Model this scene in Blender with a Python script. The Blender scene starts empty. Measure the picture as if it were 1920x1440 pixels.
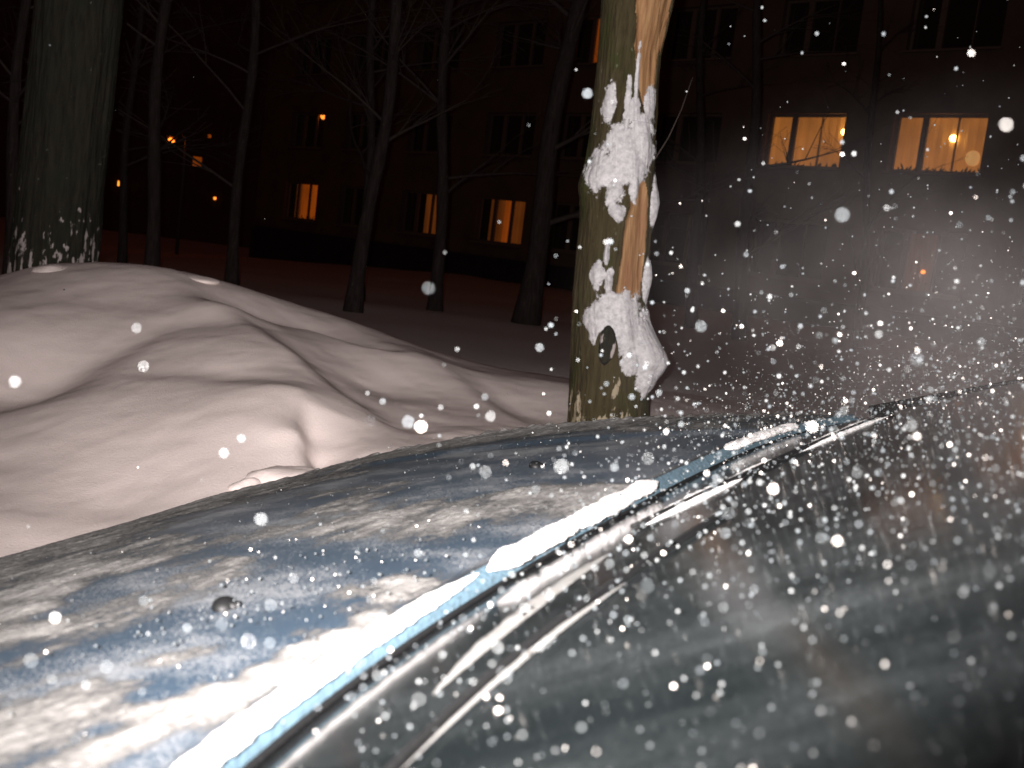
import bpy, bmesh, math, random
import numpy as np
from mathutils import Vector, Matrix

random.seed(7)
RNG = np.random.default_rng(11)
scene = bpy.context.scene
COL = scene.collection
rad = math.radians

# ------------------------------------------------------------------ camera
EYE = Vector((0.0, 0.0, 1.15))
PITCH, ROLL = rad(7.0), rad(7.0)
cam_data = bpy.data.cameras.new('camera')
cam = bpy.data.objects.new('camera', cam_data)
COL.objects.link(cam)
fwd = Vector((0, math.cos(PITCH), -math.sin(PITCH)))
up0 = Vector((0, math.sin(PITCH), math.cos(PITCH)))
rgt = Vector((1, 0, 0)) * math.cos(ROLL) + up0 * math.sin(ROLL)
upv = up0 * math.cos(ROLL) - Vector((1, 0, 0)) * math.sin(ROLL)
cam.matrix_world = Matrix(((rgt.x, upv.x, -fwd.x, EYE.x), (rgt.y, upv.y, -fwd.y, EYE.y),
                           (rgt.z, upv.z, -fwd.z, EYE.z), (0, 0, 0, 1)))
cam_data.sensor_width = 36
cam_data.lens = 38.62
cam_data.clip_start = 0.01
cam_data.clip_end = 500
cam_data.dof.use_dof = True
cam_data.dof.focus_distance = 1.5
cam_data.dof.aperture_fstop = 15
scene.camera = cam

# ------------------------------------------------------------------ night sky and the camera's flash
world = bpy.data.worlds.new('World')
scene.world = world
world.use_nodes = True
wn, wl = world.node_tree.nodes, world.node_tree.links
wn.clear()
wo = wn.new('ShaderNodeOutputWorld')
sky = wn.new('ShaderNodeTexSky')
sky.sky_type = 'NISHITA'
sky.sun_disc = False
sky.sun_elevation = rad(-6)
sky.sun_rotation = rad(200)
b1 = wn.new('ShaderNodeBackground'); b1.inputs[1].default_value = 0.05
wl.new(sky.outputs[0], b1.inputs[0])
b2 = wn.new('ShaderNodeBackground')          # sodium street light glowing in the winter clouds
b2.inputs[0].default_value = (1.0, 0.25, 0.15, 1); b2.inputs[1].default_value = 0.012
ad = wn.new('ShaderNodeAddShader')
wl.new(b1.outputs[0], ad.inputs[0]); wl.new(b2.outputs[0], ad.inputs[1]); wl.new(ad.outputs[0], wo.inputs[0])

fl = bpy.data.lights.new('camera_flash', 'SPOT')
fl.energy = 740
fl.color = (1.0, 0.94, 0.92)
fl.shadow_soft_size = 0.012
fl.spot_size = rad(98)
fl.spot_blend = 1.0
flash = bpy.data.objects.new('camera_flash', fl)
COL.objects.link(flash)
flash.location = EYE + rgt * -0.05 + upv * 0.02
flash.rotation_euler = (Vector((-0.02, 1.0, 0.12))).to_track_quat('-Z', 'Y').to_euler()

scene.view_settings.view_transform = 'Standard'
scene.view_settings.look = 'None'
scene.view_settings.exposure = 0
scene.view_settings.gamma = 1
scene.cycles.use_denoising = True
scene.cycles.max_bounces = 5
scene.cycles.diffuse_bounces = 2
scene.cycles.glossy_bounces = 3
scene.cycles.transmission_bounces = 4
scene.cycles.volume_bounces = 0
scene.cycles.volume_step_rate = 4.0
scene.cycles.caustics_reflective = False
scene.cycles.caustics_refractive = False
scene.cycles.sample_clamp_indirect = 4

# ------------------------------------------------------------------ helpers
def noise2(x, y, seed=0):
    x = np.asarray(x, float); y = np.asarray(y, float)
    xi = np.floor(x).astype(np.int64); yi = np.floor(y).astype(np.int64)
    fx = x - xi; fy = y - yi
    fx = fx * fx * fx * (fx * (fx * 6 - 15) + 10); fy = fy * fy * fy * (fy * (fy * 6 - 15) + 10)
    def h(a, b):
        v = (a * 374761393 + b * 668265263 + seed * 1274126177) & 0xffffffff
        v = ((v ^ (v >> 13)) * 1274126177) & 0xffffffff
        v = v ^ (v >> 16)
        return (v & 0xffff) / 65535.0
    a = h(xi, yi); b = h(xi + 1, yi); c = h(xi, yi + 1); d = h(xi + 1, yi + 1)
    return (a * (1 - fx) + b * fx) * (1 - fy) + (c * (1 - fx) + d * fx) * fy

def fbm(x, y, seed=0, octaves=4, gain=0.5):
    s = 0; a = 1; t = 0
    for o in range(octaves):
        s = s + a * noise2(x * 2 ** o + 17.3 * o, y * 2 ** o - 9.1 * o, seed + o)
        t += a; a *= gain
    return s / t

def smooth(a, b, x):
    t = np.clip((x - a) / (b - a), 0, 1)
    return t * t * (3 - 2 * t)

def set_parent(o, parent):
    if parent is not None:
        o.parent = parent
        if parent.type == 'EMPTY':          # mesh parents keep the identity, empties only stand at their base
            o.matrix_parent_inverse = Matrix.Translation(parent.location).inverted()

def obj(name, verts, faces, mat, parent=None, smooth_shade=True, mats=None, idx=None):
    me = bpy.data.meshes.new(name)
    verts = np.asarray(verts, dtype=np.float32).reshape(-1, 3)
    if isinstance(faces, np.ndarray):
        k = faces.shape[1]; n = len(faces)
        me.vertices.add(len(verts)); me.vertices.foreach_set('co', verts.ravel())
        me.loops.add(n * k); me.loops.foreach_set('vertex_index', faces.astype(np.int32).ravel())
        me.polygons.add(n)
        me.polygons.foreach_set('loop_start', np.arange(0, n * k, k, dtype=np.int32))
        me.polygons.foreach_set('loop_total', np.full(n, k, dtype=np.int32))
        me.update(calc_edges=True)
    else:
        me.from_pydata([tuple(map(float, v)) for v in verts], [], faces)
        me.update()
    me.materials.append(mat)
    if smooth_shade:
        me.polygons.foreach_set('use_smooth', np.ones(len(me.polygons), dtype=bool))
    o = bpy.data.objects.new(name, me)
    COL.objects.link(o)
    set_parent(o, parent)
    return o

def grid_faces(nu, nv, closed_v=False):
    i = np.arange(nu - 1)[:, None]; j = np.arange(nv if closed_v else nv - 1)[None, :]
    j2 = (j + 1) % nv
    a = i * nv + j; b = i * nv + j2; c = (i + 1) * nv + j2; d = (i + 1) * nv + j
    return np.stack([a, b, c, d], -1).reshape(-1, 4)

def compact(verts, faces):
    used = np.unique(faces)
    remap = np.full(len(verts), -1); remap[used] = np.arange(len(used))
    return verts[used], remap[faces]

def empty(name, loc, rz=0):
    o = bpy.data.objects.new(name, None)
    COL.objects.link(o)
    o.location = loc; o.rotation_euler = (0, 0, rz); o.empty_display_size = 0.2
    return o

def tag(o, label=None, category=None, group=None, kind=None):
    if label: o['label'] = label
    if category: o['category'] = category
    if group: o['group'] = group
    if kind: o['kind'] = kind
    return o

class MB:
    def __init__(s): s.v = []; s.f = []
    def add(s, v, f):
        n = len(s.v); s.v += [tuple(map(float, p)) for p in v]; s.f += [tuple(int(i) + n for i in q) for q in f]
    def box(s, c, h, ax=None):
        ax = ax or (Vector((1, 0, 0)), Vector((0, 1, 0)), Vector((0, 0, 1)))
        c = Vector(c); P = []
        for a in (-1, 1):
            for b in (-1, 1):
                for d in (-1, 1):
                    P.append(c + ax[0] * h[0] * a + ax[1] * h[1] * b + ax[2] * h[2] * d)
        s.add(P, [(0, 1, 3, 2), (4, 6, 7, 5), (0, 4, 5, 1), (2, 3, 7, 6), (0, 2, 6, 4), (1, 5, 7, 3)])
    def tube(s, pts, rr, n=8, cap=True):
        pts = [Vector(p) for p in pts]
        if not hasattr(rr, '__len__'): rr = [rr] * len(pts)
        base = len(s.v); prev = None
        for i, p in enumerate(pts):
            t = (pts[min(i + 1, len(pts) - 1)] - pts[max(i - 1, 0)]).normalized()
            a = prev if prev is not None else (Vector((0, 0, 1)) if abs(t.z) < 0.9 else Vector((1, 0, 0)))
            x = (a - t * a.dot(t)).normalized(); prev = x; y = t.cross(x)
            for k in range(n):
                w = 2 * math.pi * k / n
                s.v.append(tuple(p + (x * math.cos(w) + y * math.sin(w)) * rr[i]))
        for i in range(len(pts) - 1):
            for k in range(n):
                k2 = (k + 1) % n
                s.f.append((base + i * n + k, base + i * n + k2, base + (i + 1) * n + k2, base + (i + 1) * n + k))
        if cap:
            s.f.append(tuple(base + k for k in range(n))[::-1])
            s.f.append(tuple(base + (len(pts) - 1) * n + k for k in range(n)))
    def ball(s, c, r, nu=8, nv=10, sc=(1, 1, 1)):
        P = []; F = []
        for i in range(nu + 1):
            a = math.pi * i / nu
            for j in range(nv):
                b = 2 * math.pi * j / nv
                P.append((c[0] + r * sc[0] * math.sin(a) * math.cos(b), c[1] + r * sc[1] * math.sin(a) * math.sin(b), c[2] + r * sc[2] * math.cos(a)))
        for i in range(nu):
            for j in range(nv):
                F.append((i * nv + j, (i + 1) * nv + j, (i + 1) * nv + (j + 1) % nv, i * nv + (j + 1) % nv))
        s.add(P, F)
    def build(s, name, mat, parent=None, smooth_shade=False):
        return obj(name, s.v, s.f, mat, parent, smooth_shade)

# ------------------------------------------------------------------ materials
def new_mat(name):
    m = bpy.data.materials.new(name); m.use_nodes = True
    nt = m.node_tree
    return m, nt, nt.nodes['Principled BSDF']

def ramp(nt, fac, stops):
    r = nt.nodes.new('ShaderNodeValToRGB')
    e = r.color_ramp.elements
    while len(e) < len(stops): e.new(0.5)
    for i, (p, c) in enumerate(stops):
        e[i].position = p; e[i].color = (c[0], c[1], c[2], 1) if len(c) == 3 else c
    nt.links.new(fac, r.inputs[0])
    return r.outputs[0]

def tex(nt, kind, scale, stretch=(1, 1, 1), detail=4, rough=0.55, coords='Object'):
    tc = nt.nodes.new('ShaderNodeTexCoord'); mp = nt.nodes.new('ShaderNodeMapping')
    mp.inputs['Scale'].default_value = stretch
    nt.links.new(tc.outputs[coords], mp.inputs[0])
    t = nt.nodes.new('ShaderNodeTexNoise' if kind == 'noise' else 'ShaderNodeTexVoronoi')
    t.inputs['Scale'].default_value = scale
    if kind == 'noise':
        t.inputs['Detail'].default_value = detail; t.inputs['Roughness'].default_value = rough
    nt.links.new(mp.outputs[0], t.inputs['Vector'])
    return t.outputs[0]

def bump(nt, bsdf, height, strength=0.3, dist=0.01):
    b = nt.nodes.new('ShaderNodeBump')
    b.inputs['Strength'].default_value = strength; b.inputs['Distance'].default_value = dist
    nt.links.new(height, b.inputs['Height']); nt.links.new(b.outputs[0], bsdf.inputs['Normal'])

def mixc(nt, fac, a, b):
    m = nt.nodes.new('ShaderNodeMix'); m.data_type = 'RGBA'
    nt.links.new(fac, m.inputs[0])
    for s, v in ((6, a), (7, b)):
        if isinstance(v, tuple): m.inputs[s].default_value = (*v, 1)
        else: nt.links.new(v, m.inputs[s])
    return m.outputs[2]

def simple(name, col, rough=0.6, metal=0.0, var=0.0, scale=20, coat=0.0, bmp=0.0, spec=0.5):
    m, nt, b = new_mat(name)
    b.inputs['Roughness'].default_value = rough; b.inputs['Metallic'].default_value = metal
    b.inputs['Coat Weight'].default_value = coat; b.inputs['Specular IOR Level'].default_value = spec
    n = tex(nt, 'noise', scale)
    d = tuple(c * (1 - var) for c in col); e = tuple(min(1, c * (1 + var)) for c in col)
    nt.links.new(ramp(nt, n, [(0.3, d), (0.7, e)]), b.inputs['Base Color'])
    if bmp: bump(nt, b, n, bmp, 0.01)
    return m

def emit(name, col, strength):
    m, nt, b = new_mat(name)
    b.inputs['Base Color'].default_value = (*col, 1); b.inputs['Emission Color'].default_value = (*col, 1)
    b.inputs['Emission Strength'].default_value = strength
    return m

def snow_mat(name, col, scale=60, bmp=0.25, dist=0.01, var=0.05):
    m, nt, b = new_mat(name)
    b.inputs['Roughness'].default_value = 0.75; b.inputs['Specular IOR Level'].default_value = 0.25
    n = tex(nt, 'noise', scale, detail=6, rough=0.7)
    big = tex(nt, 'noise', 1.7, detail=3)
    c = ramp(nt, big, [(0.3, tuple(x * (1 - var) for x in col)), (0.7, col)])
    nt.links.new(c, b.inputs['Base Color'])
    bump(nt, b, n, bmp, dist)
    return m

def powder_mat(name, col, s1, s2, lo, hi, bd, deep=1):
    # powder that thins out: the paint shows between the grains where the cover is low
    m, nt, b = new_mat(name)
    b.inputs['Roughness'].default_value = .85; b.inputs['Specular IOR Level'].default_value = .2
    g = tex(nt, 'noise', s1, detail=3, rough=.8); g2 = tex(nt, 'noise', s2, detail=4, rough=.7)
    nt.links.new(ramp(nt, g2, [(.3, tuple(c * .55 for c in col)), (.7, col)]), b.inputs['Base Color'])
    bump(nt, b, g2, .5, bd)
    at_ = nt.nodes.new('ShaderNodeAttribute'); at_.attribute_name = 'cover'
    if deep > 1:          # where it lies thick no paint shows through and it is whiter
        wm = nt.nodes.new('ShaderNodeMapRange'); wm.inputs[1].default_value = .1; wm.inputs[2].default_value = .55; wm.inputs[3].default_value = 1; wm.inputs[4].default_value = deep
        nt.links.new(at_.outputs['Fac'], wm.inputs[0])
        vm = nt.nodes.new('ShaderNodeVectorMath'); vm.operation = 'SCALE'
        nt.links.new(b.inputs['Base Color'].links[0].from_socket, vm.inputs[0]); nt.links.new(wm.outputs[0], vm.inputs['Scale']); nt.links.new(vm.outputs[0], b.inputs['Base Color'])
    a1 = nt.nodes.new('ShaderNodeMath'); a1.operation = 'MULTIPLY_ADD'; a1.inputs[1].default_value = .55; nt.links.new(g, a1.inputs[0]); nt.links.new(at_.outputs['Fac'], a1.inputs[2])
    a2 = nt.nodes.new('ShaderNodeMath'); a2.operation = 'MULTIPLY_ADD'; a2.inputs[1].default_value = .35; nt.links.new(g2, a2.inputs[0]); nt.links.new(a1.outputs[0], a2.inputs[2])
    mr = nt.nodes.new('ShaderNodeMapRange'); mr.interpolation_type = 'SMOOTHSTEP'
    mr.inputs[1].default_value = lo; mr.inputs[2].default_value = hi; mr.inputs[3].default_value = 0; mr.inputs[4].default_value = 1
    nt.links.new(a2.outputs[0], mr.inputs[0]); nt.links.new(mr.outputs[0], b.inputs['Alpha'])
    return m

M = {}
M['snow'] = snow_mat('bank_snow', (0.88, 0.76, 0.72), 150, 0.42, 0.006)  # warm tint of the sodium street light is put into this snow colour
M['field'] = snow_mat('field_snow', (0.80, 0.76, 0.75), 20, 0.4, 0.03)
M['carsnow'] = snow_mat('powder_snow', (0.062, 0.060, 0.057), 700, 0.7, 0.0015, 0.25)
M['treesnow'] = snow_mat('clump_snow', (0.86, 0.83, 0.84), 120, 0.4, 0.006)
M['road'] = snow_mat('packed_road_snow', (0.55, 0.52, 0.50), 30, 0.5, 0.02, 0.3)
M['black'] = simple('black_rubber', (0.0012, 0.0012, 0.0013), 0.7, var=0.3, scale=300, bmp=0.2, spec=.1)
M['plastic'] = simple('black_plastic', (0.0012, 0.0012, 0.0013), 0.6, var=0.2, scale=200, spec=.12)
M['chrome'] = simple('dull_chrome', (0.55, 0.55, 0.56), 0.25, 1.0)
M['steel'] = simple('wheel_steel', (0.25, 0.26, 0.27), 0.4, 0.8, 0.2)
M['lens'] = simple('headlight_glass', (0.5, 0.52, 0.55), 0.1, 0.3)
M['dash'] = simple('dashboard_plastic', (0.035, 0.035, 0.038), 0.6, var=0.2, scale=90, bmp=0.2)

def paint_mat():
    m, nt, b = new_mat('light_blue_paint')
    fl_ = tex(nt, 'noise', 900, detail=2)
    big = tex(nt, 'noise', 5, detail=4)
    base = ramp(nt, big, [(0.25, (0.0062, 0.0135, 0.0225)), (0.75, (0.0085, 0.0175, 0.028))])
    frost_n = tex(nt, 'noise', 650, detail=3, rough=0.8)
    frost_l = tex(nt, 'noise', 11, detail=5, rough=0.65)
    add = nt.nodes.new('ShaderNodeMath'); add.operation = 'MULTIPLY_ADD'
    nt.links.new(frost_l, add.inputs[0]); add.inputs[1].default_value = 0.75; nt.links.new(frost_n, add.inputs[2])
    fac = ramp(nt, add.outputs[0], [(0.0, (0, 0, 0)), (0.92, (0.0, 0.0, 0.0)), (1.0, (0.75, 0.75, 0.75))])
    nt.links.new(mixc(nt, fac, base, (0.06, 0.062, 0.064)), b.inputs['Base Color'])
    b.inputs['Metallic'].default_value = 0.15
    nt.links.new(ramp(nt, fac, [(0, (0.5,) * 3), (0.5, (0.85,) * 3)]), b.inputs['Roughness'])
    b.inputs['Coat Weight'].default_value = 0.25; b.inputs['Coat Roughness'].default_value = 0.3
    bump(nt, b, frost_n, 0.05, 0.001)
    return m
M['paint'] = paint_mat()
M['lip_glare'] = simple('flash_paled_paint', (0.020, 0.036, 0.047), 0.7, var=0.3, scale=260, bmp=0.2, spec=.3)  # paler copy of the body paint: flash glare on the lip put into colour

def glass_dark():
    # windscreen glass filmed with blown powder: clear tinted glass under a broken film of frost
    m, nt, b = new_mat('windscreen_glass')
    b.inputs['Base Color'].default_value = (0.008, 0.012, 0.013, 1)
    b.inputs['Transmission Weight'].default_value = 0.85
    b.inputs['Roughness'].default_value = 0.13
    b.inputs['IOR'].default_value = 1.5
    tc = nt.nodes.new('ShaderNodeTexCoord'); mp = nt.nodes.new('ShaderNodeMapping')
    mp.inputs['Rotation'].default_value = (0, 0, rad(-63)); mp.inputs['Scale'].default_value = (2.0, 13, 6)
    nt.links.new(tc.outputs['Object'], mp.inputs[0])
    n1 = nt.nodes.new('ShaderNodeTexNoise'); n1.inputs['Scale'].default_value = 1.6; n1.inputs['Detail'].default_value = 6; n1.inputs['Roughness'].default_value = 0.62
    nt.links.new(mp.outputs[0], n1.inputs['Vector'])
    grain = tex(nt, 'noise', 420, detail=2, rough=0.8)
    f1 = ramp(nt, n1.outputs[0], [(0.34, (0.0022,) * 3), (0.50, (0.0068,) * 3), (0.68, (0.017,) * 3)])
    f2 = ramp(nt, grain, [(0.35, (0.5,) * 3), (0.7, (1.0,) * 3)])
    mul = nt.nodes.new('ShaderNodeMath'); mul.operation = 'MULTIPLY'
    nt.links.new(f1, mul.inputs[0]); nt.links.new(f2, mul.inputs[1])
    d = nt.nodes.new('ShaderNodeBsdfDiffuse'); d.inputs[0].default_value = (0.66, 0.72, 0.74, 1)
    mx = nt.nodes.new('ShaderNodeMixShader')
    nt.links.new(mul.outputs[0], mx.inputs[0]); nt.links.new(b.outputs[0], mx.inputs[1]); nt.links.new(d.outputs[0], mx.inputs[2])
    nt.links.new(mx.outputs[0], nt.nodes['Material Output'].inputs[0])
    return m
M['glass'] = glass_dark()

def bark_mat(name, base, light, green, wash_lo=None, wash_hi=None, wash=(0.45, 0.38, 0.27), wash_t=0.56):
    m, nt, b = new_mat(name)
    b.inputs['Roughness'].default_value = 0.9; b.inputs['Specular IOR Level'].default_value = 0.15
    fib = tex(nt, 'noise', 45, (1, 1, 0.14), 6, 0.65)
    big = tex(nt, 'noise', 9, (1, 1, 0.5), 4, 0.6)
    pat = tex(nt, 'noise', 26, (1, 1, 0.7), 5, 0.7)
    c = ramp(nt, fib, [(0.28, tuple(x * 0.45 for x in base)), (0.5, base), (0.75, light)])
    c = mixc(nt, ramp(nt, big, [(0.52, (0, 0, 0)), (0.68, (0.8,) * 3)]), c, green)
    c = mixc(nt, ramp(nt, pat, [(0.66, (0, 0, 0)), (0.72, (0.55,) * 3)]), c, (0.22, 0.23, 0.17))
    if wash_lo is not None:
        tc = nt.nodes.new('ShaderNodeTexCoord'); sp = nt.nodes.new('ShaderNodeSeparateXYZ')
        nt.links.new(tc.outputs['Object'], sp.inputs[0])
        mr = nt.nodes.new('ShaderNodeMapRange')
        mr.inputs[1].default_value = wash_hi; mr.inputs[2].default_value = wash_lo
        mr.inputs[3].default_value = -0.22; mr.inputs[4].default_value = 0.05
        nt.links.new(sp.outputs[2], mr.inputs[0])
        w = tex(nt, 'noise', 22, (1, 1, 0.35), 5, 0.62)
        a = nt.nodes.new('ShaderNodeMath'); nt.links.new(w, a.inputs[0]); nt.links.new(mr.outputs[0], a.inputs[1])
        c = mixc(nt, ramp(nt, a.outputs[0], [(wash_t, (0, 0, 0)), (wash_t + 0.03, (0.9,) * 3)]), c, wash)
    nt.links.new(c, b.inputs['Base Color'])
    bump(nt, b, fib, 0.8, 0.02)
    return m
M['bark'] = bark_mat('mossy_bark', (0.056, 0.044, 0.022), (0.080, 0.065, 0.035), (0.040, 0.046, 0.014), 0.45, 0.80, (0.40, 0.335, 0.235), 0.50)
M['bark_dark'] = bark_mat('dark_bark', (0.024, 0.022, 0.016), (0.034, 0.031, 0.023), (0.018, 0.021, 0.014), 0.70, 1.25, (0.45, 0.39, 0.375), 0.515)
M['bark_thin'] = bark_mat('thin_trunk_bark', (0.036, 0.026, 0.023), (0.062, 0.048, 0.045), (0.028, 0.022, 0.019))
M['twig'] = simple('twig_bark', (0.034, 0.022, 0.018), 0.85, var=0.3)

def wood_mat():
    m, nt, b = new_mat('bare_wood')
    b.inputs['Roughness'].default_value = 0.8
    fib = tex(nt, 'noise', 55, (1, 1, 0.09), 6, 0.6)
    big = tex(nt, 'noise', 14, (1, 1, 0.35), 3)
    c = ramp(nt, fib, [(0.28, (0.19, 0.085, 0.035)), (0.48, (0.30, 0.155, 0.065)), (0.7, (0.42, 0.25, 0.12))])
    c = mixc(nt, ramp(nt, big, [(0.5, (0, 0, 0)), (0.68, (0.65,) * 3)]), c, (0.26, 0.12, 0.055))
    nt.links.new(c, b.inputs['Base Color'])
    bump(nt, b, fib, 0.6, 0.01)
    return m
M['wood'] = wood_mat()
M['wall'] = simple('plaster_wall', (0.15, 0.10, 0.08), 0.9, var=0.22, scale=1.3, bmp=0.3)
M['plinth'] = simple('dark_plinth', (0.035, 0.03, 0.03), 0.9, var=0.3, scale=2)
M['wframe'] = simple('window_frame_paint', (0.20, 0.15, 0.12), 0.6, var=0.15)
M['roofing'] = simple('roofing', (0.12, 0.11, 0.11), 0.9, var=0.2)
M['pole'] = simple('lamp_pole', (0.12, 0.12, 0.12), 0.6, 0.5, 0.2)
M['room'] = simple('dark_room', (0.015, 0.013, 0.012), 0.9)
M['leaf'] = simple('pot_plant_leaf', (0.05, 0.07, 0.03), 0.7, var=0.3)

def pane_mat():
    m, nt, b = new_mat('window_pane')
    t = nt.nodes.new('ShaderNodeBsdfTransparent'); g = nt.nodes.new('ShaderNodeBsdfGlossy')
    g.inputs['Roughness'].default_value = 0.05
    mx = nt.nodes.new('ShaderNodeMixShader'); mx.inputs[0].default_value = 0.07
    nt.links.new(t.outputs[0], mx.inputs[1]); nt.links.new(g.outputs[0], mx.inputs[2])
    nt.links.new(mx.outputs[0], nt.nodes['Material Output'].inputs[0])
    return m
M['pane'] = pane_mat()

def curtain_mat(name, col, strength, var=0.35, fold=16):
    m, nt, b = new_mat(name)
    n = tex(nt, 'noise', 1.4, (fold / 3, fold / 3, 0.15), 3)
    n2 = tex(nt, 'noise', 1.1, detail=3)
    mul = nt.nodes.new('ShaderNodeMath'); mul.operation = 'MULTIPLY'
    f = ramp(nt, n, [(0.3, (1 - var,) * 3), (0.7, (1.0,) * 3)])
    g = ramp(nt, n2, [(0.3, (0.65,) * 3), (0.7, (1.0,) * 3)])
    nt.links.new(f, mul.inputs[0]); nt.links.new(g, mul.inputs[1])
    ms = nt.nodes.new('ShaderNodeMath'); ms.operation = 'MULTIPLY'; ms.inputs[1].default_value = strength
    nt.links.new(mul.outputs[0], ms.inputs[0])
    b.inputs['Base Color'].default_value = (0.3, 0.2, 0.1, 1)
    b.inputs['Emission Color'].default_value = (*col, 1)
    nt.links.new(ms.outputs[0], b.inputs['Emission Strength'])
    return m
M['lit_a'] = curtain_mat('lit_room_orange', (1.0, 0.18, 0.010), 0.25, 0.4)
M['lit_b'] = curtain_mat('lit_room_dim', (1.0, 0.24, 0.03), 0.10, 0.5)
M['lit_c'] = curtain_mat('lit_room_amber', (1.0, 0.33, 0.055), 0.36, 0.3)
M['lit_d'] = curtain_mat('lit_room_faint', (1.0, 0.24, 0.05), 0.03, 0.5)
M['bulb'] = emit('glowing_bulb', (1.0, 0.55, 0.14), 14)
M['bulb_o'] = emit('glowing_sodium_bulb', (1.0, 0.18, 0.015), 4.5)
M['bulb_s'] = emit('glowing_small_lamp', (1.0, 0.26, 0.03), 2.2)
M['shade'] = emit('glowing_lamp_shade', (1.0, 0.50, 0.16), 0.42)

# ------------------------------------------------------------------ terrain
BK_crest = [(-2.744, 4.6, 0.611), (-2.235, 4.7, 0.749), (-2.144, 4.9, 0.822), (-1.897, 5.0, 0.856), (-1.493, 4.8, 0.868), (-1.295, 4.95, 0.838), (-1.081, 5.1, 0.788), (-0.827, 5.1, 0.744), (-0.501, 4.95, 0.664), (-0.197, 4.85, 0.602), (0.24, 4.7, 0.598), (0.62, 4.6, 0.51)]
BK_ridge = [(-1.145, 4.4, 0.805), (-0.93, 4.15, 0.741), (-0.762, 3.95, 0.698), (-0.557, 3.7, 0.618), (-0.356, 3.45, 0.562), (-0.243, 3.35, 0.545)]
BK_crest2 = [(-1.084, 4.62, 0.73), (-0.894, 4.7, 0.718), (-0.623, 4.6, 0.69), (-0.418, 4.6, 0.675)]
BK_front = [(-1.431, 3.7, 0.57), (-1.146, 3.55, 0.608), (-0.893, 3.45, 0.637), (-0.642, 3.3, 0.662)]
BK_arc = [(-1.372, 2.95, 0.425), (-1.404, 3.35, 0.523), (-1.414, 3.7, 0.585), (-1.32, 4.05, 0.69), (-1.127, 4.2, 0.74)]
BK_face = [(-0.936, 2.95, 0.509), (-0.639, 2.92, 0.551), (-0.569, 2.98, 0.594), (-0.941, 2.6, 0.398), (-0.716, 2.7, 0.485), (-1.006, 2.2, 0.351), (-1.154, 2.5, 0.396), (-0.882, 2.3, 0.372), (-0.761, 2.45, 0.42), (-0.534, 3.12, 0.566), (-0.506, 2.98, 0.505), (-0.391, 3.0, 0.558), (-0.281, 3.08, 0.558), (-0.489, 3.3, 0.595), (-0.15, 3.4, 0.56), (-1.795, 4.0, 0.675), (-1.83, 4.3, 0.736), (-1.552, 4.4, 0.766), (-1.654, 3.75, 0.56), (-1.817, 3.5, 0.53), (-1.665, 3.55, 0.49), (-1.064, 3.85, 0.698), (-0.934, 3.72, 0.688), (-1.233, 3.8, 0.644), (-0.518, 4.1, 0.582), (-0.301, 3.95, 0.569), (-0.69, 4.35, 0.66), (-0.517, 4.35, 0.638), (-0.202, 4.5, 0.617), (-0.076, 4.25, 0.566), (0.095, 4.0, 0.531), (0.013, 4.1, 0.542), (-0.304, 4.4, 0.616), (0.18, 4.35, 0.552), (-1.345, 2.4, 0.347), (-1.754, 3.1, 0.428)]

def lawn_z(x, y):
    x = np.asarray(x, float); y = np.asarray(y, float)
    z = 0.42 - 0.012 * np.clip(y - 6, 0, 60) - 0.05 * np.clip(-x - 2, 0, 12) * smooth(8, 30, y)
    return z + 0.10 * (fbm(x * 0.35, y * 0.35, 3, 3) - 0.5)

class Surface:
    # smooth surface through measured drift points (thin plate)
    def __init__(s, pts, lam=0.004):
        P = np.array(pts, float); s.c = P[:, :2]
        n = len(P)
        K = s.k(np.linalg.norm(s.c[:, None] - s.c[None], axis=-1)) + lam * np.eye(n)
        A = np.zeros((n + 3, n + 3)); A[:n, :n] = K
        A[:n, n] = 1; A[:n, n + 1:] = s.c; A[n:, :n] = A[:n, n:].T
        s.w = np.linalg.solve(A, np.concatenate([P[:, 2], np.zeros(3)]))
    def k(s, r): return np.where(r > 1e-9, r * r * np.log(np.maximum(r, 1e-9)), 0)
    def __call__(s, x, y):
        sh = x.shape; q = np.stack([x.ravel(), y.ravel()], -1); out = np.zeros(len(q)); n = len(s.c)
        for i in range(0, len(q), 20000):
            qq = q[i:i + 20000]
            r = np.linalg.norm(qq[:, None] - s.c[None], axis=-1)
            out[i:i + 20000] = s.k(r) @ s.w[:n] + s.w[n] + qq @ s.w[n + 1:]
        return out.reshape(sh)

bank_pts = BK_crest + BK_ridge + BK_crest2 + BK_front + BK_arc + BK_face
bank_pts += [(x * 1.12, y + 1.1, 0.50) for x, y, z in BK_crest] + [(x * 1.3, y + 2.2, 0.42) for x, y, z in BK_crest]
bank_pts += [(-5, 4.5, .7), (-5, 3, .45), (-5, 2, .25), (-3.2, 2.3, .3), (-3.0, 3.5, .5), (-2.2, 2.0, .22), (-1.4, 1.75, .16), (-0.9, 1.85, .2),
             (-.3, 2.2, .35), (.1, 2.6, .38), (.2, 3.2, .45), (.7, 3.4, .42), (.7, 2.3, .22), (1.5, 2.3, .18), (1.5, 4, .42), (2.5, 2.6, .2), (2.5, 4.2, .42), (4, 4, .42), (4, 2.6, .2), (4, 6, .42), (-5, 7, .42)]
bank_fn = Surface(bank_pts)
nx, ny = 520, 330
gx = np.linspace(-4.6, 3.6, nx); gy = np.linspace(1.75, 6.9, ny)
X, Y = np.meshgrid(gx, gy, indexing='ij')
Z = bank_fn(X, Y)
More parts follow.
